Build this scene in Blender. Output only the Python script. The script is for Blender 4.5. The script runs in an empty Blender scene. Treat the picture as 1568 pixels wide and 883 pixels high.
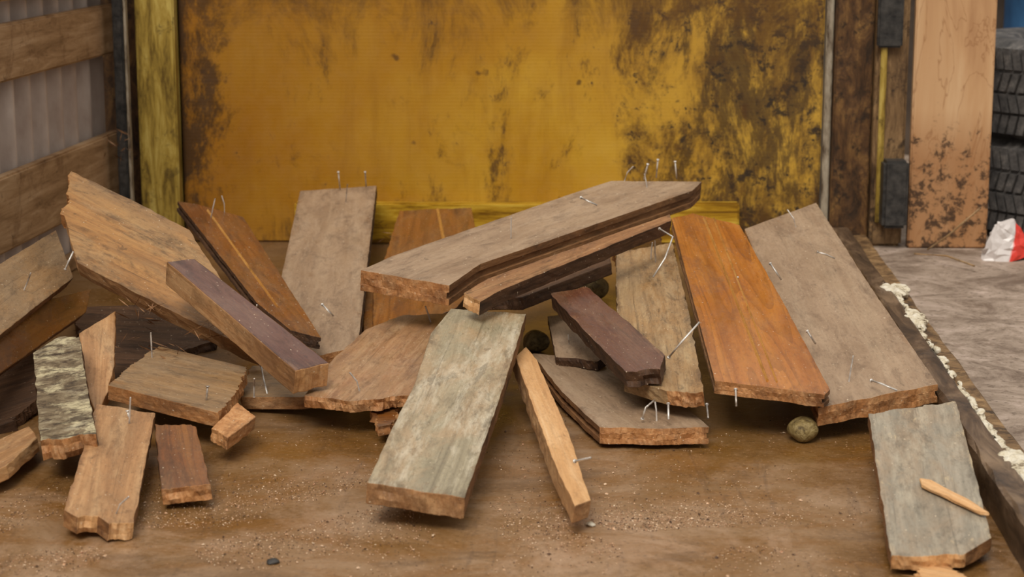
import bpy, bmesh, math, random
from mathutils import Vector, Matrix, noise
SC=bpy.context.scene; COL=SC.collection
def lin(c,a=1.0):
    r=[]
    for x in c:
        x/=255.0; r.append(x/12.92 if x<=.04045 else ((x+.055)/1.055)**2.4)
    return (*r,a)
# ---------- materials ----------
class NT:
    def __init__(s,name):
        s.m=bpy.data.materials.new(name); s.m.use_nodes=True; s.t=s.m.node_tree; s.n=s.t.nodes; s.b=s.n["Principled BSDF"]
    def add(s,t,**k):
        x=s.n.new(t)
        for a,b in k.items(): setattr(x,a,b)
        return x
    def link(s,a,b): s.t.links.new(a,b)
    def coord(s,scale,rnd=True,kind="Object"):
        tc=s.add("ShaderNodeTexCoord"); mp=s.add("ShaderNodeMapping"); mp.inputs["Scale"].default_value=scale
        s.link(tc.outputs[kind],mp.inputs["Vector"])
        if rnd:
            oi=s.add("ShaderNodeObjectInfo"); mu=s.add("ShaderNodeMath",operation="MULTIPLY"); mu.inputs[1].default_value=37.0
            s.link(oi.outputs["Random"],mu.inputs[0]); s.link(mu.outputs[0],mp.inputs["Location"])
        return mp.outputs[0]
    def noise(s,vec,scale,detail=6,dist=0,rough=.6):
        x=s.add("ShaderNodeTexNoise"); x.inputs["Scale"].default_value=scale; x.inputs["Detail"].default_value=detail
        x.inputs["Distortion"].default_value=dist; x.inputs["Roughness"].default_value=rough
        s.link(vec,x.inputs["Vector"]); return x.outputs["Fac"]
    def ramp(s,fac,stops):
        r=s.add("ShaderNodeValToRGB"); e=r.color_ramp.elements
        e[0].position=stops[0][0]; e[0].color=stops[0][1]; e[1].position=stops[-1][0]; e[1].color=stops[-1][1]
        for p,c in stops[1:-1]:
            q=e.new(p); q.color=c
        s.link(fac,r.inputs[0]); return r.outputs[0]
    def mask(s,fac,a,b,v=1.0):
        m=s.add("ShaderNodeMapRange"); m.inputs[1].default_value=a; m.inputs[2].default_value=b; m.inputs[3].default_value=0; m.inputs[4].default_value=v
        s.link(fac,m.inputs[0]); return m.outputs[0]
    def addn(s,a,b,op="ADD"):
        m=s.add("ShaderNodeMath",operation=op)
        for i,x in enumerate((a,b)):
            if isinstance(x,(int,float)): m.inputs[i].default_value=x
            else: s.link(x,m.inputs[i])
        return m.outputs[0]
    def mul(s,a,b): return s.addn(a,b,"MULTIPLY")
    def mix(s,fac,a,b):
        m=s.add("ShaderNodeMix",data_type="RGBA")
        if isinstance(fac,(int,float)): m.inputs[0].default_value=fac
        else: s.link(fac,m.inputs[0])
        for i,x in ((6,a),(7,b)):
            if isinstance(x,tuple): m.inputs[i].default_value=x
            else: s.link(x,m.inputs[i])
        return m.outputs[2]
    def xyz(s,kind="Object"):
        tc=s.add("ShaderNodeTexCoord"); sp=s.add("ShaderNodeSeparateXYZ"); s.link(tc.outputs[kind],sp.inputs[0]); return sp.outputs
    def bump(s,fac,strength=.4,dist=.002):
        b=s.add("ShaderNodeBump"); b.inputs["Strength"].default_value=strength; b.inputs["Distance"].default_value=dist
        s.link(fac,b.inputs["Height"]); s.link(b.outputs[0],s.b.inputs["Normal"])
    def out(s,col,rough=.6,spec=.35):
        s.link(col,s.b.inputs["Base Color"])
        if isinstance(rough,(int,float)): s.b.inputs["Roughness"].default_value=rough
        else: s.link(rough,s.b.inputs["Roughness"])
        s.b.inputs["Specular IOR Level"].default_value=spec
        return s.m
def wood(name,cd,cm,cl,rough=.6,spec=.35,dirt=(60,42,30),dirt_amt=.5,blotch=None,blotch_amt=0,gs=1.0,bump=.5,scr=0.25,end=False,wear=None,wear_amt=.6,crack=.5,knot=.4,stain=.5,pale=None,pale_amt=.4,ring=0):
    s=NT(name)
    g=s.noise(s.coord((70,70,70) if end else (3*gs,60*gs,60*gs)),1.0,10,.8 if not end else 1.2,.7)
    col=s.ramp(g,[(.26,lin(cd)),(.5,lin(cm)),(.72,lin(cl))])
    if ring:
        # cathedral growth rings: contour lines of a slow, stretched noise field
        rf=s.noise(s.coord((1.1,15,15)),1.0,2,.25,.4)
        fr=s.add("ShaderNodeMath",operation="FRACT"); s.link(s.mul(rf,13.0),fr.inputs[0])
        col=s.mix(s.mask(fr.outputs[0],.45,.98,ring),col,lin(tuple(x*.82 for x in cd)))
    v2=s.coord((5,13,13))
    if blotch:
        b=s.noise(v2,1.3,8,.5,.68); col=s.mix(s.mask(b,.42,.58,blotch_amt),col,lin(blotch))
    d=s.noise(v2,2.2,12,.5,.75)
    G=s.xyz("Generated")
    ab=s.add("ShaderNodeMath",operation="ABSOLUTE"); s.link(s.addn(G[1],-.5),ab.inputs[0]); ay=ab.outputs[0]
    ab=s.add("ShaderNodeMath",operation="ABSOLUTE"); s.link(s.addn(G[0],-.5),ab.inputs[0]); ax_=ab.outputs[0]
    edge=s.addn(s.mask(ay,.38,.5,.12),s.mask(ax_,.44,.5,.12),"MAXIMUM")
    col=s.mix(s.mask(s.addn(d,edge),.52,.67,dirt_amt),col,lin(dirt))
    if pale:
        pn=s.noise(s.coord((5,26,26)),1.3,10,.2,.74); col=s.mix(s.mask(pn,.50,.64,pale_amt),col,lin(pale))
    sn=s.noise(s.coord((8,26,26)),1.3,10,.4,.75); col=s.mix(s.mask(sn,.55,.63,stain),col,lin(tuple(x*.8 for x in dirt)))
    if wear:
        wn=s.noise(s.coord((9,30,30)),1.6,9,.4,.74)
        col=s.mix(s.mask(s.addn(wn,edge),.61,.68,wear_amt),col,lin(wear))
    k=s.noise(s.coord((34,50,50)),1.1,5,.3,.6)
    col=s.mix(s.mask(k,.66,.71,knot),col,lin(tuple(x*.5 for x in dirt)))
    cr=s.noise(s.coord((4,190,190)),1.0,4,.8,.6); col=s.mix(s.mask(cr,.61,.70,crack),col,lin(tuple(x*.5 for x in dirt)))
    sc=s.noise(s.coord((20,190,190)),1.0,2,.5); col=s.mix(s.mask(sc,.68,.76,scr),col,lin(tuple(min(255,x*1.25) for x in cl)))
    pt=s.noise(s.coord((260,260,260)),1.0,1,0,.5); col=s.mix(s.mask(pt,.74,.78,.7),col,lin((226,206,176)))
    fn=s.noise(s.coord((110,260,260)),1.0,4,0,.7); col=s.mix(s.mask(fn,.52,.68,.25),col,lin(tuple(x*.7 for x in dirt)))
    h=s.addn(s.addn(g,s.mul(d,.9)),s.mul(cr,-.4)); s.bump(s.addn(h,s.mul(fn,.3)),bump,.003)
    return s.out(col,s.addn(s.mask(d,.35,.65,.30),rough-.16),spec)
M={}
M['G']=wood("dusty_grey_wood",(126,100,76),(146,120,95),(160,136,110),.54,.4,(84,63,45),.5,(168,141,114),.5,.6,.15,.06,False,(122,84,50),.35,.2,.35,.3,(180,156,130),.35)
M['G2']=wood("dusty_grey_wood_warm",(122,92,60),(150,116,78),(170,136,98),.52,.4,(68,48,32),.55,(136,112,84),.6,.8,.25,.1,False,(166,118,70),.4,.35,.35,.4,(174,148,116),.3)
M['P1']=wood("warm_rough_wood",(118,80,42),(160,113,62),(182,138,82),.48,.4,(64,44,28),.65,(138,109,74),.55,.9,.4,.12,False,(94,64,38),.5,.5,.45,.5,(176,144,102),.4,.25)
M['O']=wood("orange_varnished_wood",(128,70,20),(166,98,32),(188,122,48),.22,.55,(78,42,18),.4,(176,114,50),.35,.6,.1,.06,False,(104,60,28),.4,.2,.15,.2,(196,142,80),.2,.45)
M['OD']=wood("dark_orange_varnish",(92,50,18),(126,73,29),(150,96,44),.28,.5,(50,30,15),.55,(112,77,47),.5,.7,.15,.08,False,(140,100,60),.35,.3,.2,.35,(150,110,72),.3,.4)
M['M']=wood("maroon_paint",(70,38,28),(92,54,40),(112,73,54),.28,.5,(40,27,20),.5,(114,82,64),.4,.6,.15,.08,False,(152,110,76),.35,.25,.3,.35,(134,102,82),.3)
M['W']=wood("weathered_grey_wood",(116,104,82),(156,143,116),(184,171,144),.34,.5,(84,69,48),.6,(176,145,110),.6,.8,.25,.15,False,(120,90,60),.5,.4,.35,.45,(208,196,172),.65,.15)
M['WB']=wood("pale_grey_wood",(110,102,90),(144,134,117),(168,156,138),.46,.4,(86,76,62),.5,(162,134,104),.5,.8,.25,.12,False,(206,182,142),.5,.35,.25,.4,(188,176,154),.5,.15)
M['T']=wood("raw_tan_wood",(144,100,62),(178,132,88),(204,162,116),.5,.4,(94,62,38),.5,(148,112,76),.5,.9,.25,.1,False,(112,76,46),.4,.35,.4,.35,(208,172,128),.4,.25)
M['TR']=wood("reddish_tan_wood",(130,90,62),(164,122,88),(190,152,114),.40,.45,(88,58,38),.5,(142,112,82),.55,.9,.25,.12,False,(106,70,46),.45,.35,.35,.4,(198,164,128),.45,.2)
M['GT']=wood("rough_grey_tan_wood",(108,86,60),(152,124,90),(180,152,112),.54,.35,(68,50,36),.6,(162,118,68),.5,1,.5,.15,False,(88,66,46),.5,.55,.4,.5,(194,168,130),.4)
M['E']=wood("broken_end_wood",(144,94,52),(190,135,85),(214,166,116),.55,.35,(92,58,34),.6,(166,108,60),.5,1,.45,.1,True,None,0,.4,.3,.4,(222,180,132),.4)
M['S']=wood("sawn_side",(104,68,40),(146,102,64),(176,134,90),.6,.3,(60,40,26),.6,(114,80,52),.4,1,.35,.15)
M['D']=wood("dark_side",(54,36,24),(82,57,39),(108,77,54),.6,.3,(38,26,18),.6,None,0,1,.3,.08)
M['L']=wood("pale_split_wood",(180,128,82),(214,166,114),(232,194,148),.5,.35,(140,96,60),.35,(196,144,90),.5,1,.35,.08,False,None,0,.35,.25,.25,None,0,.15)
M['BD']=wood("groove_bead_wood",(156,100,40),(188,134,66),(210,162,96),.3,.5,(100,60,26),.3)
s=NT("nail_steel"); s.b.inputs["Metallic"].default_value=.35; M['N']=s.out(s.ramp(s.noise(s.coord((1,1,1),False),60,3),[(.3,lin((130,112,96))),(.6,lin((220,214,206)))]),.35,.6)
s=NT("birch_bark"); v=s.coord((44,22,30)); n=s.noise(v,1.0,10,.6,.78); c=s.ramp(n,[(.38,lin((74,60,46))),(.46,lin((116,98,74))),(.54,lin((146,128,100))),(.66,lin((190,178,150)))])
k=s.noise(s.coord((22,20,20)),1,10,.2,.78); c=s.mix(s.mask(k,.50,.60,.9),c,lin((222,208,168))); k2=s.noise(s.coord((52,26,26)),1.0,9,.3,.78); c=s.mix(s.mask(k2,.53,.58,.8),c,lin((66,50,38))); s.bump(s.addn(n,k),.8,.006); M['B']=s.out(c,.6)

def mesh_obj(name,bm,mats,loc=None,rot=None,parent=None,smooth=False):
    me=bpy.data.meshes.new(name); bm.to_mesh(me); bm.free()
    for m in mats: me.materials.append(m)
    if smooth:
        for p in me.polygons: p.use_smooth=True
    ob=bpy.data.objects.new(name,me); COL.objects.link(ob)
    if loc is not None: ob.location=loc
    if rot is not None: ob.rotation_euler=rot
    if parent: ob.parent=parent
    return ob
def tube(bm,pts,r,n=6,mi=0):
    prev=None
    for i,p in enumerate(pts):
        d=(pts[min(i+1,len(pts)-1)]-pts[max(i-1,0)]).normalized(); u=d.orthogonal().normalized(); w=d.cross(u)
        ring=[bm.verts.new(p+(u*math.cos(2*math.pi*k/n)+w*math.sin(2*math.pi*k/n))*r) for k in range(n)]
        if prev:
            m=min(range(n),key=lambda q:(ring[q].co-prev[0].co).length); ring=ring[m:]+ring[:m]
            for k in range(n): bm.faces.new((prev[k],prev[(k+1)%n],ring[(k+1)%n],ring[k])).material_index=mi
        else: bm.faces.new(ring).material_index=mi
        prev=ring
    bm.faces.new(prev).material_index=mi
def board(name,loc,rot,outline,t,mt,me_,ms,rough=1.0,groove=0,nails=0,beads=None,bevel=.0014):
    """A sawn board: outline (mm, local x along the grain) extruded by t (mm), broken ends, optional groove in the long edges."""
    origin=[v/1000 for v in loc]; rot=[v/1000 for v in rot]; t=t/1000
    outline=[(outline[i]/1000,outline[i+1]/1000) for i in range(0,len(outline),2)]
    rnd=random.Random(len(outline)*7+int(abs(loc[0]))); off=rnd.uniform(0,90)
    pts=[]; N=len(outline)
    for i in range(N):
        a=Vector(outline[i]); b=Vector(outline[(i+1)%N]); d=b-a; L=d.length
        isend=abs(d.y)>abs(d.x)
        st=.003 if isend else .012; k=max(1,int(L/st)); nr=Vector((d.y,-d.x)).normalized()
        for j in range(k):
            amp=(.0005 if isend else .0002)*rough
            q=a+d*(j/k); w=noise.noise(Vector((q.x*40,q.y*40,off)))*(.0038 if isend else .0010)*rough
            if isend and rough>=1.5: w+=noise.noise(Vector((q.x*160,q.y*160,off+9)))*.0016*rough
            pts.append((q+nr*((rnd.uniform(-amp,amp)+w) if j else 0),isend,-nr))
    bm=bmesh.new()
    prof=[(0,0),(-t*.34,0),(-t*.37,.006),(-t*.66,.006),(-t*.69,0),(-t,0)] if groove else [(0,0),(-t*.33,0),(-t*.66,0),(-t,0)]
    rings=[]
    for ri,(z,ins) in enumerate(prof):
        ring=[]
        for p,e_,inw in pts:
            q=Vector((p.x,p.y))
            if not e_ and groove: q+=inw*ins
            if ri:
                q+=Vector((rnd.uniform(-.0006,.0006)*rough,rnd.uniform(-.0004,.0004)*rough))
                if e_: q.x+=noise.noise(Vector((p.y*60,z*90,off+5)))*.0028*rough
            ring.append(bm.verts.new((q.x,q.y,z)))
        rings.append(ring)
    bm.faces.new(rings[0]).material_index=0
    bm.faces.new(rings[-1][::-1]).material_index=0
    n=len(pts)
    for r_ in range(len(rings)-1):
        for i in range(n):
            j=(i+1)%n; f=bm.faces.new((rings[r_][i],rings[r_+1][i],rings[r_+1][j],rings[r_][j])); f.material_index=1 if pts[i][1] else 2
    bmesh.ops.recalc_face_normals(bm,faces=bm.faces[:])
    if rough>=1.5:
        for i in range(n):
            p,e_,_=pts[i]
            if e_ and rnd.random()<.2*rough/2:
                sx=math.copysign(1,p.x); l=rnd.uniform(.003,.012)*rough/2; z=-rnd.uniform(0,t*.9); w=rnd.uniform(.0006,.0016)
                A=bm.verts.new((p.x-sx*.008,p.y-w,z)); B=bm.verts.new((p.x-sx*.008,p.y+w,z)); C=bm.verts.new((p.x-sx*.008,p.y,z-w*1.5)); D=bm.verts.new((p.x+sx*l,p.y+rnd.uniform(-.003,.003),z+rnd.uniform(-.002,.002)))
                for q in ((A,B,D),(B,C,D),(C,A,D)): bm.faces.new(q).material_index=1
    for (x0,y0,x1,y1,w,h) in (beads or []):
        a=Vector((x0/1000,y0/1000,0)); b=Vector((x1/1000,y1/1000,0)); d=(b-a).normalized(); q=Vector((-d.y,d.x,0))*w/2000
        lo=Vector((0,0,-.001)); hi=Vector((0,0,h/1000))
        vs=[bm.verts.new(p) for p in (a-q+lo,a+hi,a+q+lo,b-q+lo,b+hi,b+q+lo)]
        for ix in ((0,1,4,3),(1,2,5,4),(0,2,1),(3,4,5)): bm.faces.new([vs[i] for i in ix]).material_index=3
    xs=[p[0] for p in outline]; ys=[p[1] for p in outline]
    for i in range(nails):
        x=rnd.uniform(.70,.9)*(max(xs) if rnd.random()<.5 else min(xs))
        if i%3==2: x=rnd.uniform(-.4,.4)*max(xs)
        y=rnd.uniform(-.28,.28)*(max(ys)-min(ys)); L=rnd.uniform(.022,.038); dx,dy=rnd.uniform(-.008,.008),rnd.uniform(-.008,.008)
        bend=1.0 if i%2==0 else 1.8
        tube(bm,[Vector((x,y,-.003)),Vector((x+dx*.5,y+dy*.5,L*.5)),Vector((x+dx*bend,y+dy*bend,L))],.0011,6,4)
    ob=mesh_obj(name,bm,[M[mt],M[me_],M[ms],M['BD'],M['N']],origin,rot)
    bv=ob.modifiers.new("edge_wear","BEVEL"); bv.width=bevel; bv.segments=2; bv.limit_method='ANGLE'; bv.angle_limit=math.radians(62)
    return ob
# ---------- boards (all lengths mm, angles mrad) ----------
B=board
B("wide_rough_plank",(-547,2872,174),(498,314,-475),(95,-76,274,-74,145,6,23,73,-95,77,-215,76,-156,-7,-71,-74),28,'P1','E','T',2.5,0,2)
B("maroon_painted_batten",(-369,2624,137),(59,282,-868),(171,-27,172,26,-168,21,-176,-20),36,'M','L','T')
B("tongue_and_groove_board",(-444,3167,106),(-107,108,-1242),(236,-27,371,-3,402,36,-281,56,-358,-15,-370,-47),18,'OD','D','D',1,1,2,[(-315,-2,259,2,6,3)])
B("grey_floorboard",(-325,3352,69),(73,100,-1530),(547,-69,476,72,-509,75,-514,-78),20,'G','E','D',.8,1,1)
B("orange_floorboard_offcut",(-149,3377,50),(38,89,-1560),(142,-88,425,-71,235,56,49,98,-424,74,-425,-68),16,'OD','E','D',1.5,0,0,[(-424,7,41,41,8,3)])
B("long_grey_floorboard",(49,3130,172),(110,-76,969),(-353,-71,-239,-46,351,-82,416,-65,304,56,207,62,-300,76,-386,68),32,'G','E','S',1,1,3)
B("split_groove_board",(56,2823,164),(213,-116,863),(-180,-20,-130,-13,287,-13,307,5,-109,26,-175,15),22,'S','L','D',1.5)
B("dark_floorboard",(51,2964,119),(-64,-51,926),(-136,-58,117,-45,226,36,-48,45,-159,22),20,'D','D','D')
B("weathered_floorboard",(-84,2434,82),(100,-92,1460),(-350,-71,47,-72,330,-69,312,39,193,50,-18,40,-172,42,-342,41),26,'W','T','S',1.1)
B("reddish_floorboard_offcut",(-192,2677,56),(0,-35,1398),(-188,51,-202,-18,-164,-88,48,-78,283,-59,246,23,158,55,-42,61,-139,54),16,'TR','E','E',2,0,2)
B("short_grey_offcut",(-302,2639,32),(81,-103,-175),(25,-66,77,-53,53,77,-92,92,-63,-51),18,'G2','E','E',1.5)
B("broken_grey_offcut",(-448,2581,55),(-5,12,-665),(170,-97,113,-9,26,94,-158,99,-111,9,-41,-97),20,'G2','E','E',1.5,0,2)
B("wood_chunk",(-354,2395,44),(181,-77,1375),(-54,-12,30,-20,62,16,-38,16),18,'E','E','E',1.5)
B("tan_floorboard_offcut",(-469,2162,34),(132,-77,1672),(-107,20,-98,-1,-117,-15,-107,-41,253,-38,266,38,-89,37),20,'T','L','S',1.6,0,2)
B("dark_offcut",(-401,2269,37),(-88,-82,1792),(-101,28,-108,-29,89,-25,120,25),20,'OD','E','D',1.6)
B("birch_slab",(-586,2485,77),(-119,-80,1820),(-218,37,-229,-29,-44,-26,171,-25,187,3,133,40),26,'B','E','D',2)
B("split_stick",(-578,2655,57),(-16,236,-1382),(88,-15,162,-1,12,21,-168,23,-94,-29),20,'T','E','E',3)
B("grey_side_board",(-714,2759,145),(662,-5,1524),(-362,-44,183,-40,320,40,-140,44),20,'G2','S','S',1,0,3)
B("varnished_side_board",(-693,2753,79),(814,-4,1497),(-337,-19,210,-24,301,1,100,31,-274,12),18,'OD','S','S')
B("pointed_offcut",(-623,2307,30),(-130,-43,1272),(-112,-28,-58,-38,53,-14,109,31,9,50),18,'T','L','L',2)
B("pointed_split_stick",(48,2394,51),(-147,41,-1474),(169,-17,332,-11,306,11,57,17,-266,13,-330,4,-269,-18),22,'L','L','T',1.4)
B("flat_grey_offcut",(142,2583,30),(2,6,-1281),(-33,-67,148,-75,173,-11,188,60,-27,74,-196,61,-252,-42),22,'G','E','S',1.2,1,2)
B("small_grey_offcut",(95,2816,52),(99,64,-1474),(70,-39,114,16,95,32,-140,18,-138,-27),14,'G','D','D',1.5)
B("maroon_floorboard_offcut",(140,2635,106),(128,89,-1303),(-10,-34,155,-34,171,9,124,32,-32,31,-207,26,-201,-31),22,'M','D','D',2)
B("rough_grey_tan_floorboard",(206,2754,96),(113,103,-1598),(-76,-53,229,-51,294,3,312,50,-11,51,-381,46,-366,-47),20,'GT','E','GT',2.5,0,2)
B("varnished_tongue_and_groove_board",(344,2807,122),(-13,133,-1549),(339,-87,386,49,368,59,39,50,-345,36,-409,-34,-378,-72),18,'O','E','S',.8,1,0,[(-380,-18,338,-18,6,3.5),(-380,-2,342,-6,4.5,2.5)])
B("wide_grey_floorboard",(496,2854,93),(27,99,-1564),(416,-103,361,16,341,68,-60,59,-609,54,-448,-94),26,'G','E','E',.9,1,2)
B("pale_grey_offcut",(488,2131,42),(-6,96,-1699),(203,-67,183,12,141,42,-26,42,-277,41,-222,-71),16,'WB','L','S',1.5)
B("dark_orange_chip",(-167,2480,28),(58,-39,-144),(1,-45,16,-34,11,42,-27,37),14,'OD','E','E',2)
B("shadow_filler_board",(-584,2993,13),(63,-20,-278),(65,-268,74,-97,123,10,-57,199,-205,157),16,'D','D','D',1.5)  # added dark filler standing in for the shadow under the left of the pile
B("shadow_filler_side",(-714,2656,16),(-45,-161,663),(-131,-159,-54,-153,38,-57,123,151,25,218),16,'D','D','D',1.5)  # dark filler added low at the far left, in place of shade
B("buried_offcut",(-203,3115,17),(2,60,-1538),(202,-33,169,31,-184,46,-187,-44),14,'OD','E','D',1.5)
B("buried_orange_board",(222,3374,81),(137,-98,-230),(-18,-85,58,-63,26,85,-66,63),16,'OD','E','D',1.5)
B("pale_splinter",(490,2085,45),(47,77,-1060),(-56,2,-40,-9,52,-5,60,2,30,7,-44,10),5,'L','L','L',1.5)
B("pale_wood_scrap",(442,1918,12),(-73,31,-464),(-11,-26,11,-37,22,13,0,36,-22,13),8,'L','L','L',3)
# ---------- shell ----------
def boxm(bm,x0,x1,y0,y1,z0,z1,mi=0,bev=0):
    r=bmesh.ops.create_cube(bm,size=1)
    for v in r['verts']:
        v.co=Vector(((x0+x1)/2+v.co.x*(x1-x0),(y0+y1)/2+v.co.y*(y1-y0),(z0+z1)/2+v.co.z*(z1-z0)))
    if bev: bmesh.ops.bevel(bm,geom=list(set(e for v in r['verts'] for e in v.link_edges)),offset=bev,segments=2,affect='EDGES')
def box(name,x0,x1,y0,y1,z0,z1,mat,bev=.003):
    bm=bmesh.new(); c=Vector(((x0+x1)/2,(y0+y1)/2,(z0+z1)/2)); boxm(bm,x0-c.x,x1-c.x,y0-c.y,y1-c.y,z0-c.z,z1-c.z,0,bev)
    return mesh_obj(name,bm,[mat],c)
s=NT("wet_plywood_floor"); v=s.coord((1,1,1),False)
a=s.noise(v,3.2,8,.6,.68); c=s.ramp(a,[(.36,lin((106,74,38))),(.46,lin((126,92,54))),(.54,lin((136,104,70))),(.64,lin((152,122,92)))])
st=s.noise(s.coord((2.5,6,1),False),1.5,9,1.5,.72); c=s.mix(s.mask(st,.47,.60,.7),c,lin((122,80,28)))
X=s.xyz(); c=s.mix(s.mask(X[1],2.2,3.0,.75),c,lin((94,64,26)))  # darkens floor colour toward the back, painting contact shade under the heap
sc=s.noise(s.coord((24,3,1),False),1,8,1.6,.7); c=s.mix(s.mask(sc,.56,.66,.4),c,lin((76,52,30)))
pk=s.noise(v,4,11,.5,.8); pf=s.mask(X[1],2.5,2.1,.65); c=s.mix(s.mul(s.mask(pk,.50,.64),pf),c,lin((174,142,114)))
wt=s.noise(s.coord((1,2,1),False),3.4,6,1.2,.6); c=s.mix(s.mask(wt,.56,.66,.5),c,lin((84,58,30)))
fine=s.noise(v,170,3,0,.6); c=s.mix(s.mask(fine,.60,.68,.35),c,lin((184,144,110))); c=s.mix(s.mask(fine,.42,.33,.45),c,lin((66,46,28)))
s.bump(s.addn(s.mul(fine,.5),pk),.18,.003)
FL=s.out(c,s.addn(s.mask(a,.38,.56,.32),.17),.5)
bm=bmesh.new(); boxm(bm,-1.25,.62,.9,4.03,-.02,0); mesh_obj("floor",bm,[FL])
s=NT("dusty_pale_ground"); v=s.coord((1,1,1),False); a=s.noise(v,7,10,.6,.78); c=s.ramp(a,[(.38,lin((108,90,76))),(.5,lin((150,132,116))),(.62,lin((180,160,146)))])
f=s.noise(v,60,6,0,.72); c=s.mix(s.mask(f,.55,.62,.65),c,lin((88,72,58))); f2=s.noise(v,16,8,.6,.75); c=s.mix(s.mask(f2,.56,.62,.5),c,lin((104,84,68))); s.bump(s.addn(a,f),.5,.006); GR=s.out(c,.65)
bm=bmesh.new(); boxm(bm,.62,3.2,.9,5.3,-.02,0.0); mesh_obj("ground",bm,[GR])
s=NT("yellow_stained_panel"); X=s.xyz(); v=s.coord((1,1,1),False)
a=s.noise(v,1.9,6,.4); c=s.ramp(a,[(.3,lin((154,104,20))),(.5,lin((182,132,28))),(.7,lin((206,162,50)))])
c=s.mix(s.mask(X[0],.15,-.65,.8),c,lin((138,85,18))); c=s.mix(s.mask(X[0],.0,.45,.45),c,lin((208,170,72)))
v2=s.noise(s.coord((14,1,2),False),1,6,.4,.7); c=s.mix(s.mask(v2,.5,.7,.35),c,lin((128,82,18)))
rw=s.mask(X[0],.10,.40,.15)
b=s.noise(s.coord((1.6,1,.9),False),4.0,12,.5,.8); c=s.mix(s.mask(s.addn(b,rw),.58,.70,.85),c,lin((108,77,32)))
b3=s.noise(s.coord((1.9,1,.7),False),6.5,12,.4,.82); m3=s.addn(b3,rw); c=s.mix(s.mask(m3,.62,.69,.8),c,lin((68,48,25)))
b2=s.noise(v,34,9,.2,.8); pm=s.mul(s.addn(b,-.5),.6); c=s.mix(s.mask(s.addn(s.addn(b2,pm),s.mul(rw,.75)),.655,.70,.92),c,lin((40,28,16)))
vo=s.add("ShaderNodeTexVoronoi"); vo.inputs["Scale"].default_value=9; vo.inputs["Randomness"].default_value=1
wv=s.add("ShaderNodeVectorMath",operation="ADD"); s.link(v,wv.inputs[0]); nn=s.add("ShaderNodeTexNoise"); nn.inputs["Scale"].default_value=22; nn.inputs["Detail"].default_value=5; s.link(v,nn.inputs["Vector"])
sc_=s.add("ShaderNodeVectorMath",operation="SCALE"); sc_.inputs["Scale"].default_value=.06; s.link(nn.outputs["Color"],sc_.inputs[0]); s.link(sc_.outputs[0],wv.inputs[1]); s.link(wv.outputs[0],vo.inputs["Vector"])
c=s.mix(s.mask(vo.outputs["Distance"],.10,.06,.75),c,lin((78,50,22)))
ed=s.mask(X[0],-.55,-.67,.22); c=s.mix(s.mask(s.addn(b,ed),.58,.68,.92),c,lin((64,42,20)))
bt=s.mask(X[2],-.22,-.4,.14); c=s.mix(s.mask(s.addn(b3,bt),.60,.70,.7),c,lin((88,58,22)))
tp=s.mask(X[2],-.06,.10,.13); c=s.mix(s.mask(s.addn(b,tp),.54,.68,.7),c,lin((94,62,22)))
rib=s.add("ShaderNodeTexWave",bands_direction='Z'); rib.inputs["Scale"].default_value=45; rib.inputs["Distortion"].default_value=1; s.link(v,rib.inputs["Vector"])
s.bump(s.addn(s.mul(rib.outputs["Fac"],.2),b2),.12,.003)
YP=s.out(c,s.addn(s.mask(b2,.4,.7,.3),.28),.5)
bm=bmesh.new(); boxm(bm,-.665,.625,-.01,.01,-.41,.41,0,.004); mesh_obj("wall_back",bm,[YP],(0,3.93,.41))
s=NT("yellow_post_paint"); v=s.coord((20,20,3),False); a=s.noise(v,2,8,.5,.72); c=s.ramp(a,[(.38,lin((96,74,26))),(.5,lin((158,130,54))),(.64,lin((192,168,90)))]); k=s.noise(s.coord((1,1,1),False),22,9,.2,.78); c=s.mix(s.mask(k,.56,.63,.7),c,lin((78,60,26))); s.bump(a,.3,.004); YO=s.out(c,.45)
s=NT("bright_yellow_trim"); v=s.coord((3,20,30),False); a=s.noise(v,2,8,.5,.72); c=s.ramp(a,[(.38,lin((112,76,14))),(.5,lin((172,130,30))),(.66,lin((214,180,70)))]); s.bump(a,.3,.003); YT=s.out(c,.28,.5)
s=NT("stained_brown_post"); v=s.coord((14,14,6),False); a=s.noise(v,1.6,10,.6,.78); c=s.ramp(a,[(.38,lin((46,31,18))),(.5,lin((86,58,32))),(.60,lin((122,88,48))),(.68,lin((166,128,64)))])
k=s.noise(s.coord((1,1,1),False),26,9,.2,.78); c=s.mix(s.mask(k,.53,.60,.85),c,lin((34,24,16))); s.bump(a,.5,.006); BP=s.out(c,.5)
s=NT("brown_post"); v=s.coord((18,18,4),False); a=s.noise(v,1.6,10,.6,.78); c=s.ramp(a,[(.36,lin((66,46,28))),(.5,lin((120,92,60))),(.66,lin((164,132,92)))])
k=s.noise(s.coord((1,1,1),False),20,9,.2,.78); c=s.mix(s.mask(k,.53,.61,.85),c,lin((46,33,22))); s.bump(a,.4,.005); BQ=s.out(c,.55)
s=NT("black_rubber_tape"); v=s.coord((30,30,30),False); a=s.noise(v,2,6); c=s.ramp(a,[(.3,lin((26,25,25))),(.7,lin((70,66,62)))]); s.bump(a,.4,.004); BT=s.out(c,.5)
s=NT("grey_metal_strip"); v=s.coord((30,30,8),False); a=s.noise(v,2,6,0,.7); c=s.ramp(a,[(.35,lin((70,52,36))),(.5,lin((150,136,116))),(.7,lin((184,172,152)))]); GM=s.out(c,.45)
s=NT("mouldy_tan_board"); X=s.xyz(); v=s.coord((9,9,1.2),False); a=s.noise(v,1.5,7,.8,.55); c=s.ramp(a,[(.3,lin((164,120,82))),(.5,lin((190,148,106))),(.7,lin((206,170,130)))])
w1=s.noise(s.coord((5,5,2),False),1.0,4,3.0,.55); c=s.mix(s.mul(s.mask(w1,.488,.5),s.mask(w1,.512,.5,.6)),c,lin((140,94,56)))
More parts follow.
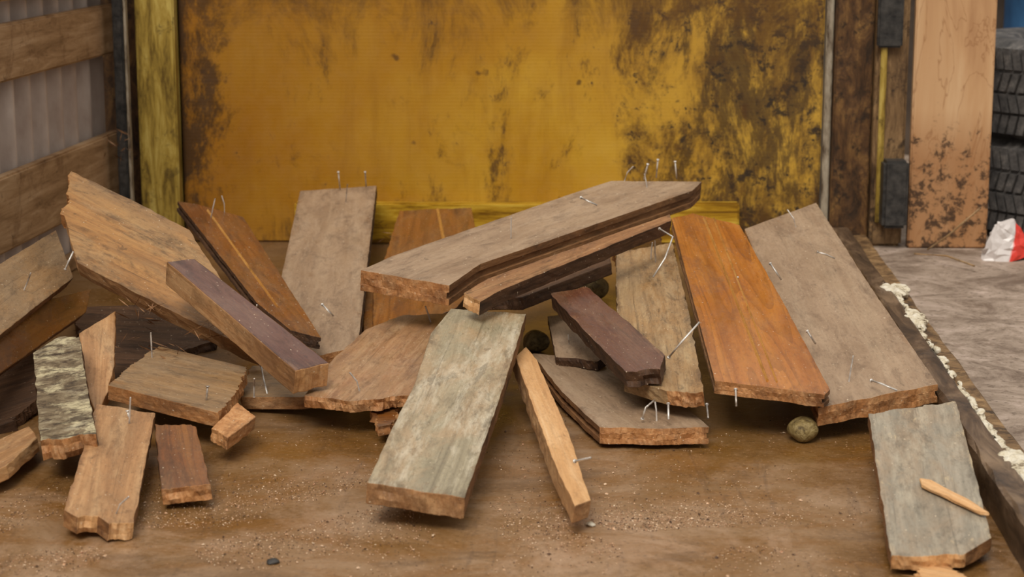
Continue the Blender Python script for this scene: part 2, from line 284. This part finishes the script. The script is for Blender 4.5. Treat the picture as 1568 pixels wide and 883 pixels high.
c=s.mix(s.mask(X[2],-.14,-.24,.7),c,lin((150,102,62)))
lw=s.mask(X[2],-.10,-.26,.15); k=s.noise(s.coord((1,1,1),False),40,10,.3,.8)
c=s.mix(s.mask(s.addn(k,lw),.64,.70,.9),c,lin((54,37,25))); k5=s.noise(s.coord((1,1,1),False),18,8,.3,.7); c=s.mix(s.mask(k5,.66,.70,.8),c,lin((60,40,26))); s.bump(a,.1,.003); MB=s.out(c,.5)
box("corner_post",-.745,-.668,3.88,3.94,0.0,.85,YO)
box("trim_back",-.44,.46,3.895,3.918,0.0,.085,YT,.004)
e=bpy.data.objects.new("corner_frame",None); COL.objects.link(e)
def ch(o): o.parent=e; return o
ch(box("metal_strip",.627,.641,3.91,3.95,.0,.85,GM,.002))
ch(box("stained_post",.643,.718,3.89,3.96,.0,.85,BP))
ch(box("brown_post",.720,.785,3.87,3.95,.0,.85,BQ,.006))
ch(box("yellow_edge",.728,.740,3.858,3.868,.05,.85,YO,.002))
ch(box("tape_band",.718,.768,3.850,3.866,.40,.85,BT,.004))
ch(box("rubber_block",.735,.785,3.82,3.866,.045,.18,BT,.006))
bm=bmesh.new(); boxm(bm,-.079,.079,-.01,.01,-.42,.42,0,.003); mesh_obj("leaning_tan_board",bm,[MB],(.872,3.865,.42),(math.radians(-.8),0,math.radians(-1)))
box("rubber_strap",-.782,-.762,3.84,3.86,.03,.85,BT,.003)
box("strap_trim",-.760,-.755,3.84,3.86,.03,.85,GM,.001)
box("gap_filler_dark",-1.0,-.6,3.96,3.98,0,.9,BP,.001)  # dark filler added behind the corner so no bright sky shows through
s=NT("beige_slat_wood"); v=s.coord((3,3,30),False); a=s.noise(v,1.6,9,.5,.72); c=s.ramp(a,[(.32,lin((120,90,60))),(.5,lin((162,128,92))),(.68,lin((188,156,120)))])
k=s.noise(s.coord((1,1,1),False),10,10,.3,.76); c=s.mix(s.mask(k,.53,.66,.65),c,lin((98,66,40))); k=s.noise(s.coord((1,1,1),False),40,8,.3,.76); c=s.mix(s.mask(k,.60,.66,.6),c,lin((70,48,32))); s.bump(a,.3,.003); SL=s.out(c,.6)
s=NT("grey_corrugated_sheet"); v=s.coord((6,6,3),False); a=s.noise(v,2,6); c=s.ramp(a,[(.3,lin((164,142,128))),(.7,lin((214,198,186)))]); CS=s.out(c,.5)
def wallx(y): return -.785-(4.0-y)*.105
wl=bpy.data.objects.new("wall_left",None); COL.objects.link(wl)
ang=math.atan(.105)
def slat(nm,z0,z1,off=0,th=.022,mat=SL):
    L=3.1; bm=bmesh.new(); boxm(bm,-th,0,-L/2,L/2,-(z1-z0)/2,(z1-z0)/2,0,.004)
    yc=3.93-L/2*math.cos(ang); o=mesh_obj(nm,bm,[mat],(wallx(yc)-off,yc,(z0+z1)/2),(0,0,-ang)); o.parent=wl; return o
slat("slat_1",.098,.228); slat("slat_2",.385,.482); slat("slat_3",.52,.66); slat("base_rail",-.0,.03)
bm=bmesh.new(); L=3.1; n=500; vs=[]
for i in range(n+1):
    y=-L/2+L*i/n; x=.016*max(-.5,math.sin(y*2*math.pi/.085)); vs.append([bm.verts.new((x,y,z)) for z in (0,.8)])
for i in range(n): bm.faces.new((vs[i][0],vs[i+1][0],vs[i+1][1],vs[i][1]))
yc=3.93-L/2*math.cos(ang); mesh_obj("corrugated_sheet",bm,[CS],(wallx(yc)-.045,yc,0),(0,0,-ang),wl,True)
# right rail
s=NT("dark_rail_wood"); v=s.coord((12,3,12),False); a=s.noise(v,2,9,.6,.74); c=s.ramp(a,[(.38,lin((46,34,24))),(.5,lin((84,64,46))),(.66,lin((130,106,82)))]); s.bump(a,.5,.006); RL=s.out(c,.4,.5)
s=NT("expanding_foam"); v=s.coord((1,1,1),False); a=s.noise(v,50,7,0,.78); c=s.ramp(a,[(.38,lin((104,82,58))),(.46,lin((210,196,168))),(.7,lin((244,238,224)))]); s.bump(a,.8,.006); FO=s.out(c,.6)
rr=bpy.data.objects.new("side_rail",None); COL.objects.link(rr)
def railx(y): return .560+(y-2.355)*.050
def quadbeam(nm,xo0,xo1,z0,z1,mat,y0=1.2,y1=3.81,n=60,j=.0015,seed=1):
    rnd=random.Random(seed); bm=bmesh.new(); rows=[]
    for i in range(n+1):
        y=y0+(y1-y0)*i/n; x=railx(y); q=lambda:rnd.uniform(-j,j)
        rows.append([bm.verts.new((x+a+q(),y,z+q())) for a,z in ((xo0,z0),(xo0,z1-.004),(xo0+.004,z1),(xo1-.004,z1),(xo1,z1-.004),(xo1,z0))])
    for i in range(n):
        for k in range(6): bm.faces.new((rows[i][k],rows[i+1][k],rows[i+1][(k+1)%6],rows[i][(k+1)%6]))
    bm.faces.new(rows[0]); bm.faces.new(rows[-1]); bmesh.ops.recalc_face_normals(bm,faces=bm.faces[:])
    o=mesh_obj(nm,bm,[mat]); o.parent=rr; return o
quadbeam("inner_beam",0,.034,0,.05,RL)
quadbeam("outer_beam",.036,.070,0,.034,BQ,seed=2)
rnd=random.Random(5); bm=bmesh.new(); y=3.22
while y>1.95:
    g=noise.noise(Vector((7.7,y*7.5,0)))
    if g>-.30:
        nb=2 if g<.12 else 7
        for q in range(nb):
            r=rnd.uniform(.003,.0065)+max(0,g)*.018; m=Matrix.Translation((railx(y)+.037+rnd.uniform(-.004,.006)*(1+6*max(0,g)),y+rnd.uniform(-.008,.008),.036+rnd.uniform(0,.011)))@Matrix.Diagonal((r*rnd.uniform(.5,1.1),r*rnd.uniform(1.0,3.0),r*rnd.uniform(.3,.7),1))
            bmesh.ops.create_icosphere(bm,subdivisions=2,radius=1,matrix=m)
    y-=.009
o=mesh_obj("foam_bead",bm,[FO],smooth=True); o.parent=rr
md=o.modifiers.new("remesh","REMESH"); md.mode='VOXEL'; md.voxel_size=.002; md.use_smooth_shade=True
tx=bpy.data.textures.new("foam_tex",'CLOUDS'); tx.noise_scale=.012
md=o.modifiers.new("disp","DISPLACE"); md.texture=tx; md.strength=.007; md.mid_level=.5
# tyres
s=NT("tyre_rubber"); v=s.coord((1,1,1),False); a=s.noise(v,25,7,0,.74); c=s.ramp(a,[(.35,lin((48,46,46))),(.56,lin((90,86,83))),(.7,lin((140,132,124)))]); s.bump(a,.3,.003); TY=s.out(c,.6)
def tyre(name,cx,cy,z0):
    bm=bmesh.new(); prof=[(.19,.01),(.20,.0),(.27,-.004),(.295,.012),(.304,.03),(.306,.085),(.306,.11),(.304,.165),(.295,.183),(.27,.199),(.20,.195),(.19,.185)]
    n=120; rows=[]
    for i in range(n):
        a=2*math.pi*i/n; rows.append([bm.verts.new((r*math.cos(a),r*math.sin(a),z)) for r,z in prof])
    k=len(prof)
    for i in range(n):
        A=rows[i];B_=rows[(i+1)%n]
        for j in range(k): bm.faces.new((A[j],B_[j],B_[(j+1)%k],A[(j+1)%k]))
    nb=84
    for rown,(za,zb,sk) in enumerate([(.012,.050,.4),(.056,.092,-.5),(.098,.134,.5),(.142,.184,-.4)]):
        for i in range(nb):
            a0=2*math.pi*(i+.5*(rown%2))/nb; a1=a0+2*math.pi/nb*.72; s0=sk*2*math.pi/nb
            vs=[]
            for rr_ in (.300,.3145 if rown in (1,2) else .311):
                for (a,z) in ((a0,za),(a1,za),(a1+s0,zb),(a0+s0,zb)): vs.append(bm.verts.new((rr_*math.cos(a),rr_*math.sin(a),z)))
            for ix in ((4,5,6,7),(0,1,5,4),(1,2,6,5),(2,3,7,6),(3,0,4,7)): bm.faces.new([vs[q] for q in ix])
    bmesh.ops.recalc_face_normals(bm,faces=bm.faces[:])
    return mesh_obj(name,bm,[TY],(cx,cy,z0))
tyre("car_tyre",1.265,4.12,.004); tyre("car_tyre",1.262,4.125,.206)
s=NT("blue_plastic"); v=s.coord((1,1,1),False); a=s.noise(v,8,5); c=s.ramp(a,[(.3,lin((24,58,92))),(.7,lin((48,92,132)))]); BL=s.out(c,.4)
bm=bmesh.new(); prof=[(0,0),(.27,0),(.29,.02),(.29,.27),(.305,.285),(.305,.31),(.29,.325),(.29,.60),(.305,.615),(.305,.64),(.29,.655),(.285,.88),(.27,.9),(.27,.92),(.25,.92),(.25,.9),(0,.9)]
rows=[[bm.verts.new((r*math.cos(2*math.pi*i/48)+(1e-5 if r==0 else 0),r*math.sin(2*math.pi*i/48),z)) for r,z in prof] for i in range(48)]
for i in range(48):
    for j in range(len(prof)-1): bm.faces.new((rows[i][j],rows[(i+1)%48][j],rows[(i+1)%48][j+1],rows[i][j+1]))
bmesh.ops.remove_doubles(bm,verts=bm.verts[:],dist=1e-4); bmesh.ops.recalc_face_normals(bm,faces=bm.faces[:])
mesh_obj("blue_barrel",bm,[BL],(1.50,4.8,0),None,None,True)
s=NT("yard_wall"); v=s.coord((1,1,1),False); a=s.noise(v,6,6); c=s.ramp(a,[(.3,lin((44,34,28))),(.7,lin((92,78,66)))]); YW=s.out(c,.8)
bm=bmesh.new(); boxm(bm,.5,3.2,5.25,5.3,0,1.3); mesh_obj("wall_yard",bm,[YW])
s=NT("white_red_plastic"); X=s.xyz(); c=s.mix(s.mask(s.addn(X[0],s.mul(X[2],-.5)),-.016,-.012,1),lin((206,198,194)),lin((208,58,44))); PW=s.out(c,.35,.5)
bm=bmesh.new(); rows=[]; rnd=random.Random(4)
for j in range(9):
    f=j/8; r=.046*(1-f*.62)
    rows.append([bm.verts.new((r*1.15*math.cos(2*math.pi*i/22)*(1+rnd.uniform(-.14,.14)),r*.7*math.sin(2*math.pi*i/22)*(1+rnd.uniform(-.14,.14)),f*.068+rnd.uniform(-.003,.003)+.006)) for i in range(22)])
for j in range(8):
    for i in range(22): bm.faces.new((rows[j][i],rows[j][(i+1)%22],rows[j+1][(i+1)%22],rows[j+1][i]))
bm.faces.new(rows[-1]); bmesh.ops.triangulate(bm,faces=bm.faces[:])
mesh_obj("crumpled_paper_cup",bm,[PW],(.966,3.74,0),(math.radians(6),math.radians(-10),.2))
s=NT("walnut_shell"); v=s.coord((1,1,1)); a=s.noise(v,70,5,1,.7); c=s.ramp(a,[(.35,lin((80,64,36))),(.5,lin((134,114,70))),(.7,lin((168,150,104)))]); s.bump(a,.8,.005); ST=s.out(c,.5)
def stone(p,r,seed):
    bm=bmesh.new(); bmesh.ops.create_icosphere(bm,subdivisions=4,radius=r,matrix=Matrix.Diagonal((1.1,1,.85,1)))
    for vv in bm.verts: vv.co+=noise.noise_vector(vv.co*40+Vector((seed,0,0)))*.004
    return mesh_obj("walnut",bm,[ST],p,None,None,True)
stone((.379,2.455,.0165),.0180,1); stone((.037,2.96,.016),.019,2); stone((.1415,3.35,.023),.027,3)
NAILS="229 2980 190, 247 2950 183, 233 2920 155, 214 2900 130; 207 2500 102, 222 2480 128, 246 2500 149; 402 2980 135, 408 2960 127, 418 2970 112; 478 3000 150, 491 3000 146, 508 3020 136; 407 2620 109, 411 2610 103, 420 2630 90; 475 2500 70, 484 2470 73, 501 2460 67; 291 2460 68, 290 2440 51; 169 2440 35, 172 2430 52, 186 2470 51; 202 2440 54, 201 2420 39; -352 2660 51, -345 2630 39, -336 2600 23; -303 3050 55, -293 3030 51, -282 3040 36; -485 3250 112, -483 3250 99; 112 3120 217, 122 3100 215, 137 3100 208; 237 3380 235, 232 3400 206; 256 3400 240, 255 3420 206; -343 3820 158, -342 3840 121; -290 3820 158, -290 3840 126; 72 2140 67, 89 2120 77; -665 2850 152, -654 2860 177; 258 2500 37, 257 2470 27; -396 2460 72, -398 2460 54; -487 2390 58, -485 2390 45; 288 3420 234, 292 3430 202; 338 2900 122, 340 2880 134"
bm=bmesh.new()
for q in NAILS.split(";"):
    pts=[Vector([float(c)/1000 for c in p.split()]) for p in q.split(",")]; tube(bm,pts,.0014)
    tube(bm,[pts[0],pts[0]+(pts[0]-pts[1]).normalized()*.0012],.0026,8)
bmesh.ops.recalc_face_normals(bm,faces=bm.faces[:]); mesh_obj("bent_nails",bm,[M['N']],smooth=True)
bm=bmesh.new(); V=Vector
tube(bm,[V((.812,3.75,.016)),V((.842,3.72,.047)),V((.871,3.70,.081)),V((.9,3.7,.107))],.002); tube(bm,[V((.776,3.7,.017)),V((.83,3.66,.02)),V((.869,3.6,.012))],.002); mesh_obj("dry_twigs",bm,[M['GT']])
rnd=random.Random(9); bm=bmesh.new()
for (x,y,z,sx,sz,n_) in [(-.526,2.76,.112,.025,.012,22),(-.434,2.70,.085,.02,.01,14),(-.244,3.70,.051,.016,.012,16),(-.762,3.76,.234,.018,.02,22),(-.56,2.9,.05,.05,.02,22),(-.49,2.70,.060,.012,.01,16),(-.20,2.93,.012,.02,.005,10)]:
    for i in range(n_):
        p=V((rnd.gauss(x,sx),y+rnd.uniform(-.03,.03),max(.004,rnd.gauss(z,sz))))
        d=V((rnd.uniform(-1,1),rnd.uniform(-.5,.5),rnd.uniform(-.6,.6))).normalized()*rnd.uniform(.006,.018)
        w=V((rnd.uniform(-1,1),rnd.uniform(-1,1),rnd.uniform(-1,1))).normalized()*rnd.uniform(.0006,.0018)
        q=[bm.verts.new(p-d+w*.3),bm.verts.new(p+w),bm.verts.new(p+d),bm.verts.new(p-w)]; bm.faces.new(q)
mesh_obj("wood_splinters",bm,[M['S']])
def chips(name,n,regs,mats,seed,smin,smax):
    rnd=random.Random(seed); bm=bmesh.new()
    for i in range(n):
        cx,cy,sx,sy=rnd.choice(regs); x=rnd.gauss(cx,sx); y=rnd.gauss(cy,sy); s_=rnd.uniform(smin,smax)*(2.2 if rnd.random()<.03 else 1)
        if y<1.2 or y>3.8 or x>railx(y)-.01 or x<wallx(y)+.05: continue
        if noise.noise(V((x*9,y*9,0)))<-.1: continue
        a=rnd.uniform(0,6.28); c,sn=math.cos(a)*s_,math.sin(a)*s_; k=rnd.uniform(.3,.8); z=.0006
        tz=rnd.uniform(0,s_*.8); mi=rnd.choice((0,0,1))
        b=[bm.verts.new((x+c,y+sn,z)),bm.verts.new((x-sn*k,y+c*k,z+tz)),bm.verts.new((x-c,y-sn,z+tz*.5)),bm.verts.new((x+sn*k,y-c*k,z))]
        bm.faces.new(b).material_index=mi
        t=bm.verts.new((x,y,z+s_*.5+tz*.5))
        for q in range(4): bm.faces.new((b[q],b[(q+1)%4],t)).material_index=mi
    return mesh_obj(name,bm,mats)
regs=[(-.45,2.12,.16,.08),(-.2,2.2,.12,.06),(-.45,2.0,.15,.05),(-.3,2.06,.2,.05),(.18,2.06,.08,.05),(.15,2.12,.10,.04),(-.1,2.3,.4,.2),(.3,2.2,.3,.25)]
s=NT("sawdust_pink"); c=s.ramp(s.noise(s.coord((1,1,1),False),220,2),[(.35,lin((156,110,80))),(.5,lin((200,158,122))),(.65,lin((232,208,178)))]); SD=s.out(c,.7)
chips("sawdust",17000,regs,[SD,M['D']],3,.0004,.0014)
def pebble(name,p,r,mat,seed):
    bm=bmesh.new(); bmesh.ops.create_icosphere(bm,subdivisions=3,radius=r,matrix=Matrix.Diagonal((1.2,1,.4,1)))
    for vv in bm.verts: vv.co+=noise.noise_vector(vv.co*120+V((seed,0,0)))*r*.4
    return mesh_obj(name,bm,[mat],p)
pebble("foam_crumb",(.089,2.11,.002),.0048,FO,1); pebble("dark_pebble",(-.256,1.985,.002),.006,BT,2)
# ---------- lights ----------
w=bpy.data.worlds.new("sky"); SC.world=w; w.use_nodes=True; nt=w.node_tree; bg=nt.nodes["Background"]
tc=nt.nodes.new("ShaderNodeTexCoord"); sp=nt.nodes.new("ShaderNodeSeparateXYZ"); rp=nt.nodes.new("ShaderNodeValToRGB")
nt.links.new(tc.outputs["Generated"],sp.inputs[0]); nt.links.new(sp.outputs[2],rp.inputs[0]); nt.links.new(rp.outputs[0],bg.inputs[0])
e_=rp.color_ramp.elements; e_[0].position=0; e_[0].color=(.30,.28,.25,1); e_[1].position=.7; e_[1].color=(1.0,.97,.91,1); bg.inputs[1].default_value=.85
sl=bpy.data.lights.new("overcast_sun","SUN"); sl.energy=2.45; sl.angle=math.radians(28); sl.color=(1,.95,.87); so=bpy.data.objects.new("overcast_sun",sl); COL.objects.link(so); so.rotation_euler=(math.radians(36),math.radians(-12),0)
cam=bpy.data.cameras.new("camera"); co=bpy.data.objects.new("camera",cam); co.location=(0,0,.706); co.rotation_euler=(math.radians(78.43),0,0); cam.lens=68.58
cam.dof.use_dof=True; cam.dof.focus_distance=2.7; cam.dof.aperture_fstop=8
COL.objects.link(co); SC.camera=co
SC.view_settings.view_transform='Standard'
